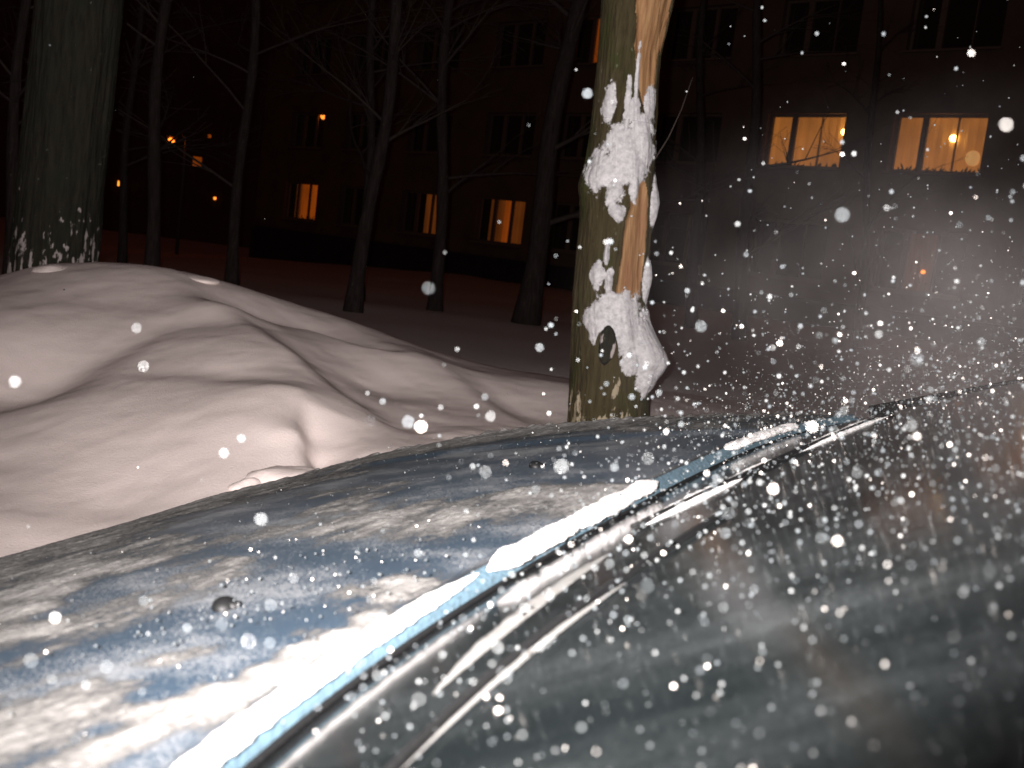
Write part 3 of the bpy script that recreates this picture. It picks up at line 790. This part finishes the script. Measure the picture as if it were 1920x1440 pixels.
thick = .0012 + smooth(0, .16, v) * (.002 + .017 * np.clip(v0, 0, .9)) + .006 * np.clip(v, 0, .6)
thick *= np.where(ZZ > 1.66, .35, 1.0)
M['treepowder'] = powder_mat('trunk_powder', (.72, .70, .715), 260, 60, .36, .52, .006)
P = trunk_xyz(PH, ZZ, thick + .006)
f = grid_faces(nz_, np_)
on = (v.ravel()[f] > -.14).any(1)
zf = ZZ.ravel()[f].mean(1)
for nm, lo, hi, lab in (('snow_clump', 1.36, 1.66, 'large white snow clump stuck to the middle of the torn trunk'),
                        ('snow_clump', .60, 1.035, 'white snow heaped around the cut branch stub low on the torn trunk'),
                        ('snow_patch', 1.66, 2.1, 'streaky thin snow plastered above the large clump on the trunk'),
                        ('snow_patch', 1.035, 1.36, 'small ragged snow patches on the trunk between the two clumps')):
    s = on & (zf >= lo) & (zf < hi)
    v2, f2 = compact(P.reshape(-1, 3), f[s])
    o = obj(nm, v2, f2, M['treepowder'])
    o.data.attributes.new('cover', 'FLOAT', 'POINT').data.foreach_set('value', v.ravel()[np.unique(f[s])].astype(np.float32))
    tag(o, lab, 'snow', 'snow stuck to the torn trunk', 'stuff' if nm == 'snow_patch' else None)

# ------------------------------------------------------------------ thick dark tree on the left
tree2 = empty('tree', (-2.40, 5.6, .4))
tag(tree2, 'thick dark tree trunk with pale flakes at its foot at far left', 'tree')
zz = np.linspace(.2, 3.6, 420)[:, None]; ph = np.linspace(-math.pi, math.pi, 200, endpoint=False)[None, :]
PH, ZZ = ph + 0 * zz, zz + 0 * ph
r = .207 + .05 * np.exp(-(ZZ - .3) / .25) + .02 * (fbm(np.cos(PH) * 3 + 9, ZZ * 1.5 + np.sin(PH) * 3, 101, 3) - .5) + .014 * (fbm(PH * 12 + 50, ZZ * 5, 103, 4) - .5)
P = np.stack([-2.40 + .03 * (ZZ - .7) + r * np.sin(PH), 5.6 - r * np.cos(PH), ZZ], -1)
obj('trunk', P, grid_faces(420, 200, True), M['bark_dark'], tree2)
limbs([((-2.35, 5.6, 3.5), (-.4, .3, 1), .13, 2.2), ((-2.25, 5.6, 3.5), (.7, .2, .8), .11, 2.0), ((-2.3, 5.6, 3.4), (.1, -.5, 1), .1, 1.9)], M['bark_dark'], tree2, 8)
# small snow cushions on the bank crest by that trunk
def cushion(name, c, sc, label, seed):
    nu_, nv_ = 20, 30; P = np.zeros((nu_, nv_, 3))
    for i in range(nu_):
        for j in range(nv_):
            a = math.pi * i / (nu_ - 1); b = 2 * math.pi * j / nv_
            d = (math.sin(a) * math.cos(b), math.sin(a) * math.sin(b), math.cos(a))
            k = 1 + .35 * (float(fbm(np.array(d[0] * 1.5 + seed), np.array(d[1] * 1.5 + d[2]), seed, 3)) - .5)
            P[i, j] = (c[0] + d[0] * sc[0] * k, c[1] + d[1] * sc[1] * k, c[2] + d[2] * sc[2] * k)
    tag(obj(name, P, grid_faces(nu_, nv_, True), M['snow']), label, 'snow', 'small snow lumps on the bank')
cushion('snow_lump', (-2.03, 4.80, .80), (.11, .11, .04), 'small pale snow lump on the bank crest beside the thick trunk', 3)
cushion('snow_lump', (-1.44, 4.86, .842), (.10, .08, .02), 'low snow lump on the bank crest at the top of the long drift edge', 5)
cushion('snow_lump', (-.616, 2.68, .462), (.06, .06, .04), 'smaller round snow lump showing just above the bonnet edge', 6)
cushion('snow_lump', (-.527, 2.76, .485), (.12, .10, .045), 'larger round snow lump showing just above the bonnet edge', 7)

# ------------------------------------------------------------------ thin trees on the lawn
def thin_tree(bx, by, tx, rad_, label, seed, height=7.5, low=1.2, nb=16, forks=0):
    rnd = random.Random(seed)
    z0 = float(lawn_z(bx, by)) - .1
    root = empty('tree', (bx, by, z0 + .1))
    tag(root, label, 'tree', 'thin bare trees on the lawn')
    pts, rr = [], []
    n = 40
    lean = (tx - bx) / 3.0
    for i in range(n + 1):
        t = i / n; z = z0 + height * t
        pts.append(Vector((bx + lean * (z - z0) + .05 * math.sin(z * 1.7 + seed) * min(1, t * 4), by + .05 * math.cos(z * 1.3 + seed), z)))
        flare = .5 * math.exp(-max(0, z - z0 - .1) / .22)
        rr.append(rad_ * (1 - .75 * t) * (1 + flare) * (1 + .12 * math.sin(z * 9 + seed) * rnd.random()))
    mb = MB(); mb.tube(pts, rr, 12); mb.build('trunk', M['bark_thin'], root, True)
    def grow(bm_, p, d, r, ln, depth):
        pp = [p]; q = p.copy(); dd = d.copy(); rs = [r]
        droop = rnd.uniform(-.25, .05)
        for i in range(6):
            dd = (dd + Vector((rnd.uniform(-.12, .12), rnd.uniform(-.12, .12), droop * .35 + rnd.uniform(-.05, .08)))).normalized()
            q = q + dd * ln / 6; pp.append(q.copy()); rs.append(max(.0022, r * (1 - .14 * (i + 1))))
        bm_.tube(pp, rs, 5 if depth == 0 else 4, False)
        if depth < 2:
            for k in range(5 if depth == 0 else 3):
                i = rnd.randint(1, 6)
                nd = (dd + Vector((rnd.uniform(-.8, .8), rnd.uniform(-.8, .8), rnd.uniform(-.3, .7)))).normalized()
                grow(bm_, pp[i], nd, rs[i] * .6, ln * rnd.uniform(.35, .6), depth + 1)
    for k in range(nb):
        t = rnd.uniform(low / height, .97); i = int(t * n)
        a = rnd.uniform(0, 2 * math.pi)
        d = Vector((math.cos(a), math.sin(a), rnd.uniform(.2, 1.0))).normalized()
        bm_ = MB(); grow(bm_, pts[i], d, rr[i] * .33, rnd.uniform(.8, 1.9) * (1.1 - .6 * t), 0)
        bm_.build('branch', M['twig'], root, True)
    return root
TREES = [(-3.38, 10.0, -3.44, .063, 'thin trunk beside the bright orange lamp', 1), (-4.73, 13.0, -4.82, .05, 'slim far trunk between the thick trunk and the lamp', 2),
         (-2.89, 11.0, -2.97, .059, 'slim trunk left of the lowest left lit window', 3), (-1.58, 10.4, -1.47, .071, 'leaning pale trunk rising above the sloping end of the snow bank', 4),
         (-1.86, 12.5, -1.97, .061, 'darker trunk close behind the leaning pale trunk', 5), (-.92, 11.8, -1.09, .069, 'straight thin trunk between the dim middle windows', 6),
         (.06, 11.4, .16, .116, 'stouter pale trunk just left of the torn trunk', 7), (-4.18, 9.0, -4.23, .05, 'thin reddish trunk at the left edge behind the thick trunk', 8),
         (2.80, 14.0, 2.55, .085, 'thin trunk behind the snow mist left of the left amber window', 9), (2.5, 16.0, 2.2, .08, 'thin trunk behind the snow mist right of the torn trunk', 10),
         (5.25, 17.0, 4.95, .07, 'thin trunk behind the snow mist between the two amber windows', 12)]
for a in TREES:
    thin_tree(*a, nb=20 if a[0] < 1 else 13, low=1.2 if a[0] < 1 else 1.0)

# ------------------------------------------------------------------ apartment building
FA = Vector((-9.34, 44.5, 0)); FE = Vector((.7177, -.6964, 0)); FN = Vector((-.6964, -.7177, 0))
def fp(s, z, out=0.0): return FA + FE * s + FN * out + Vector((0, 0, z))
bl_root = empty('apartment_building', fp(16, -.6))
tag(bl_root, 'dark plastered apartment block with a few lit orange windows behind the trees', 'building')
BAYS = [0.0, 3.75, 7.5, 11.5, 14.9, 18.6, 22.3, 25.85, 29.4, 33.0]
FLOORS = [(1.24, 2.74), (4.10, 5.48), (6.95, 8.40), (9.8, 11.2)]
S0, S1, Z0, Z1 = -3.2, 36.0, .78, 12.6
W = 1.13
def facade(openings):
    ss = sorted({S0, S1, *[o[0] for o in openings], *[o[1] for o in openings]})
    zs = sorted({Z0, Z1, *[o[2] for o in openings], *[o[3] for o in openings]})
    mb = MB()
    def hole(s, z): return any(o[0] < s < o[1] and o[2] < z < o[3] for o in openings)
    for i in range(len(ss) - 1):
        for j in range(len(zs) - 1):
            if not hole((ss[i] + ss[i + 1]) / 2, (zs[j] + zs[j + 1]) / 2):
                mb.add([fp(ss[i], zs[j]), fp(ss[i + 1], zs[j]), fp(ss[i + 1], zs[j + 1]), fp(ss[i], zs[j + 1])], [(0, 1, 2, 3)])
    for a, b, c, d in openings:
        for (p, q) in (((a, c), (b, c)), ((b, c), (b, d)), ((b, d), (a, d)), ((a, d), (a, c))):
            mb.add([fp(*p), fp(*q), fp(*q, -.28), fp(*p, -.28)], [(0, 1, 2, 3)])
    e = [fp(S0, Z0), fp(S1, Z0), fp(S1, Z1), fp(S0, Z1)]; g = [p - FN * 12 for p in e]
    mb.add(e + g, [(1, 5, 6, 2), (4, 0, 3, 7), (5, 4, 7, 6)])
    return mb.build('wall', M['wall'], bl_root)
ops = []
for z0, z1 in FLOORS:
    for s in BAYS: ops.append((s - W, s + W, z0, z1))
facade(ops)
pl = MB(); pl.box(fp((S0 + S1) / 2, -.2, -5.9), ((S1 - S0) / 2 + .02, 6.0, .975), (FE, FN, AXZ)); pl.build('plinth', M['plinth'], bl_root)
rf = MB(); rf.box(fp((S0 + S1) / 2, 12.75, -6), ((S1 - S0) / 2 + .4, 6.5, .14), (FE, FN, AXZ)); rf.build('roof', M['roofing'], bl_root)
LIT = {(0, 0): ('lit_a', .35), (2, 0): ('lit_b', 0), (3, 0): ('lit_a', 0), (4, 2): ('lit_a', 0), (6, 1): ('lit_c', 0), (7, 1): ('lit_c', 0), (7, 0): ('lit_d', 0)}
frame_me = {}
for fi, (z0, z1) in enumerate(FLOORS):
    for bi, s in enumerate(BAYS):
        a, b = s - W, s + W
        fr = MB()
        t = .035
        for (c, hs_) in (((a + t, (z0 + z1) / 2), (t, (z1 - z0) / 2)), ((b - t, (z0 + z1) / 2), (t, (z1 - z0) / 2)), ((s, z0 + t), (W - 2 * t, t)), ((s, z1 - t), (W - 2 * t, t)), ((a + .72, (z0 + z1) / 2), (.075, (z1 - z0) / 2 - 2 * t)), ((a + 1.52, (z0 + z1) / 2), (.05 if bi < 6 else .012, (z1 - z0) / 2 - 2 * t))):
            fr.box(fp(c[0], c[1], -.2), (hs_[0], .035, hs_[1]), (FE, FN, AXZ))
        w = fr.build('window', M['wframe'], bl_root)
        sl_ = MB(); sl_.box(fp(s, z0 - .025, .04), (W + .06, .07, .02), (FE, FN, AXZ)); sl_.build('sill', M['wframe'], w)
        obj('pane', [fp(a + .02, z0 + .02, -.21), fp(b - .02, z0 + .02, -.21), fp(b - .02, z1 - .02, -.21), fp(a + .02, z1 - .02, -.21)], [(0, 1, 2, 3)], M['pane'], w, False)
        key = LIT.get((bi, fi))
        if key is None:
            obj('dark_interior', [fp(a - .02, z0 - .02, -.6), fp(b + .02, z0 - .02, -.6), fp(b + .02, z1 + .02, -.6), fp(a - .02, z1 + .02, -.6)], [(0, 1, 2, 3)], M['room'], w, False)
        else:
            # lit curtain with folds
            x0, x1 = a + .01, b - .01
            if (bi, fi) == (0, 0): x0 = a + .72
            if (bi, fi) == (3, 0): x0 = a + 1.0; x1 = a + 1.25
            if (bi, fi) == (4, 2): x0 = a + .5
            if (bi, fi) == (2, 0): x0 = s - .15
            if (bi, fi) == (7, 0): x0, x1 = a + .6, a + 1.4
            n = 40; q = np.linspace(x0, x1, n)
            P = np.array([[fp(x, z, -.36 + .02 * math.sin(x * 30)) for z in (z0 + .01, z1 - .01)] for x in q])
            obj('lit_curtain', P, grid_faces(n, 2), M[key[0]], w)
            if (bi, fi) in ((3, 0), (0, 0)):
                q = np.linspace(a + .25, b - .25, 30)
                obj('dim_curtain', np.array([[fp(x, z, -.42 + .02 * math.sin(x * 26)) for z in (z0 + .01, z1 - .01)] for x in q]), grid_faces(30, 2), M['lit_b'], w)
            # the rest of the room behind stays closed
            obj('dark_interior', [fp(a - .02, z0 - .02, -.6), fp(b + .02, z0 - .02, -.6), fp(b + .02, z1 + .02, -.6), fp(a - .02, z1 + .02, -.6)], [(0, 1, 2, 3)], M['room'], w, False)
        if (bi, fi) == (7, 1):
            mb = MB(); mb.ball(fp(26.12, 4.95, -.28), .085, 8, 12); mb.build('ceiling_bulb', M['bulb'], w, True)
            mb = MB(); mb.ball(fp(26.66, 4.50, -.29), .20, 8, 12, (.9, .3, .9)); mb.build('lamp_shade', M['shade'], w, True)
        if (bi, fi) == (6, 1):
            for ss_, zz_, r_ in ((23.28, 5.06, .075), (23.36, 5.32, .05)):
                mb = MB(); mb.ball(fp(ss_, zz_, -.28), r_, 8, 12); mb.build('chandelier_bulb', M['bulb'], w, True)
        if (bi, fi) == (7, 0):
            mb = MB(); mb.ball(fp(25.93, 1.78, -.28), .06, 6, 8, (1, .5, .8)); mb.build('table_lamp', M['bulb_s'], w, True)
        if (bi, fi) == (0, 1):
            for ss_, zz_, r_ in ((.62, 5.40, .11), (.86, 5.28, .06)):
                mb = MB(); mb.ball(fp(ss_, zz_, -.28), r_, 6, 8, (1, .4, 1.3)); mb.build('table_lamp', M['bulb_s'], w, True)
        if (bi, fi) in ((6, 1), (7, 1), (0, 0)):
            pp = MB(); rnd = random.Random(bi)
            for k in range(70):
                ss_ = rnd.uniform(a + .05, b - .05); hh = abs(rnd.gauss(0, .08)) + .01
                p0 = fp(ss_, z0 + .02, -.25); p1 = fp(ss_ + rnd.uniform(-.12, .12), z0 + .04 + hh, -.25 + rnd.uniform(-.02, .02))
                d = FE * rnd.uniform(.015, .04)
                pp.add([p0 - d * .3, p0 + d * .3, p0.lerp(p1, .6) + d, p1, p0.lerp(p1, .6) - d], [(0, 1, 2, 3, 4)])
            pp.build('pot_plants', M['leaf'], w)

# ------------------------------------------------------------------ far left: another block and a lit street lamp
fb_root = empty('apartment_building', (-26, 72, 0))
tag(fb_root, 'distant dark block at far left with a few tiny lit windows', 'building')
mb = MB(); mb.box((-26, 76, 13), (16, 4, 14)); mb.build('wall', M['wall'], fb_root)
mb = MB(); mb.box((-26, 76, 27.2), (16.4, 4.4, .2)); mb.build('roof', M['roofing'], fb_root)
for k, (x, z, w_, h_, mt) in enumerate(((-26.85, 2.2, .12, .16, 'bulb_s'), (-21.95, 4.2, .28, .3, 'lit_a'), (-20.6, 2.0, .08, .08, 'bulb_s'), (-21.3, 5.9, .1, .1, 'lit_a'))):
    mb = MB(); mb.box((x, 71.97, z), (w_ * 1.2, .04, h_ * 1.2)); o = mb.build('window', M['wframe'], fb_root)
    mb = MB(); mb.box((x, 71.92, z), (w_, .02, h_)); mb.build('pane', M[mt], o)
lamp = empty('street_lamp', (-12.3, 38.0, -.9))
tag(lamp, 'bright orange lamp glowing between the thin trunks at left', 'street lamp')
mb = MB(); mb.tube([(-12.1, 38.2, -1.0), (-12.1, 38.2, 3.4), (-12.2, 38.15, 3.62), (-12.5, 38.0, 3.66)], [.07, .05, .04, .03], 10); mb.build('pole', M['pole'], lamp, True)
mb = MB(); mb.ball((-12.52, 38.0, 3.52), .22, 8, 14, (1, 1, .45)); mb.build('lamp_hood', M['pole'], lamp, True)
mb = MB(); mb.ball((-12.52, 37.92, 3.32), .12, 8, 12); mb.build('glowing_bulb', M['bulb_o'], lamp, True)

# ------------------------------------------------------------------ snow blown off the car
def flake_mesh(pts, rs):
    t = (1 + 5 ** .5) / 2
    iv = np.array([(-1, t, 0), (1, t, 0), (-1, -t, 0), (1, -t, 0), (0, -1, t), (0, 1, t), (0, -1, -t), (0, 1, -t), (t, 0, -1), (t, 0, 1), (-t, 0, -1), (-t, 0, 1)]) / math.sqrt(1 + t * t)
    jf = np.array([(0, 11, 5), (0, 5, 1), (0, 1, 7), (0, 7, 10), (0, 10, 11), (1, 5, 9), (5, 11, 4), (11, 10, 2), (10, 7, 6), (7, 1, 8), (3, 9, 4), (3, 4, 2), (3, 2, 6), (3, 6, 8), (3, 8, 9), (4, 9, 5), (2, 4, 11), (6, 2, 10), (8, 6, 7), (9, 8, 1)])
    n = len(pts)
    sq = RNG.uniform(.75, 1.2, (n, 1, 3))
    V = (pts[:, None] + iv[None] * rs[:, None, None] * sq).reshape(-1, 3)
    Fc = (jf[None] + 12 * np.arange(n)[:, None, None]).reshape(-1, 3)
    return V, Fc
def flake_mat():
    m, nt, b = new_mat('airborne_snow')
    g = nt.nodes.new('ShaderNodeNewGeometry')
    c = ramp(nt, g.outputs['Random Per Island'], [(0, (.006, .009, .011)), (.55, (.014, .017, .018)), (.9, (.042, .044, .044)), (1, (.35, .32, .29))])
    nt.links.new(c, b.inputs['Base Color']); b.inputs['Roughness'].default_value = .8
    return m
M['flake'] = flake_mat()
def scatter(n, lr, ur, hfun):
    L_ = RNG.uniform(*lr, n); U_ = RNG.uniform(*ur, n)
    zb = np.where(U_ < np.interp(L_, ll, GU), glass_z(L_, U_), hood_z(L_, np.clip(U_, -.05, 1.0)))
    return C3(L_, U_, zb + hfun(n))
pts = [scatter(14000, (-.60, .55), (-.62, .16), lambda n: RNG.exponential(.030, n) + .002),
       scatter(3600, (-.3, .9), (-.5, .2), lambda n: RNG.exponential(.09, n) + .01),
       scatter(160, (-.34, -.12), (.20, .31), lambda n: RNG.exponential(.006, n) + .001),
       scatter(420, (-.4, .6), (.15, .5), lambda n: RNG.exponential(.012, n) + .001)]
rs = [RNG.lognormal(math.log(.00042), .5, 14000), RNG.lognormal(math.log(.00052), .5, 3600), RNG.lognormal(math.log(.0005), .4, 160), RNG.lognormal(math.log(.00032), .4, 420)]
n = 90
q = np.stack([RNG.uniform(-1.6, 2.6, n), RNG.uniform(.7, 3.6, n), RNG.uniform(.85, 2.2, n)], -1)
pts.append(q); rs.append(RNG.lognormal(math.log(.0012), .4, n))
pts = np.concatenate(pts); rs = np.concatenate(rs)
dist = np.linalg.norm(pts - np.array(EYE), axis=1)
ok = dist > .16
rs = np.minimum(rs, .0018 * dist)
V, Fc = flake_mesh(pts[ok], rs[ok])
fo = obj('blown_snow', V, Fc, M['flake'])
tag(fo, 'fine snow grains whirling in the air over the windscreen', 'snow', kind='stuff')

# the thin cloud of powder those grains fly in
def cloud(name, c, half, axes, dens, scale, label, seed):
    mb = MB(); mb.box(c, half, axes)
    m = bpy.data.materials.new(name); m.use_nodes = True
    nt = m.node_tree; nt.nodes.clear()
    out = nt.nodes.new('ShaderNodeOutputMaterial'); pv = nt.nodes.new('ShaderNodeVolumePrincipled')
    pv.inputs['Color'].default_value = (.95, .87, .86, 1); pv.inputs['Anisotropy'].default_value = 0.0
    tc = nt.nodes.new('ShaderNodeTexCoord')
    nz = nt.nodes.new('ShaderNodeTexNoise'); nz.inputs['Scale'].default_value = scale; nz.inputs['Detail'].default_value = 3
    nt.links.new(tc.outputs['Object'], nz.inputs['Vector'])
    # density fades to nothing towards the faces of the box
    mp = nt.nodes.new('ShaderNodeVectorMath'); mp.operation = 'MULTIPLY_ADD'
    mp.inputs[1].default_value = (2, 2, 2); mp.inputs[2].default_value = (-1, -1, -1)
    nt.links.new(tc.outputs['Generated'], mp.inputs[0])
    ln = nt.nodes.new('ShaderNodeVectorMath'); ln.operation = 'LENGTH'; nt.links.new(mp.outputs[0], ln.inputs[0])
    mr = nt.nodes.new('ShaderNodeMapRange'); mr.interpolation_type = 'SMOOTHSTEP'
    mr.inputs[1].default_value = 1.0; mr.inputs[2].default_value = .15; mr.inputs[3].default_value = 0; mr.inputs[4].default_value = dens
    nt.links.new(ln.outputs['Value'], mr.inputs[0])
    rp = ramp(nt, nz.outputs[0], [(.40, (.0,) * 3), (.64, (1,) * 3)])
    mu = nt.nodes.new('ShaderNodeMath'); mu.operation = 'MULTIPLY'
    nt.links.new(mr.outputs[0], mu.inputs[0]); nt.links.new(rp, mu.inputs[1]); nt.links.new(mu.outputs[0], pv.inputs['Density'])
    nt.links.new(pv.outputs[0], out.inputs['Volume'])
    o = mb.build(name, m)
    # keep the box in its own axes so that the density follows it
    R = Matrix((axes[0], axes[1], axes[2])).transposed().to_4x4(); T = Matrix.Translation(c) @ R
    o.data.transform(T.inverted()); o.matrix_world = T
    tag(o, label, 'snow mist', kind='stuff')
    return o
cloud('snow_mist', Vector((1.32, 3.1, 1.03)), (1.30, 1.2, .80), (Vector((1, 0, 0)), Vector((0, 1, 0)), AXZ), .48, 2.8, 'pale mist of blown snow drifting to the right of the torn trunk', 3)
cloud('snow_mist', cv(.32, -.16, 1.12), (.66, .36, .15), (AXL, AXU, AXZ), .085, 5.0, 'thin veil of powder hanging over the windscreen', 5)
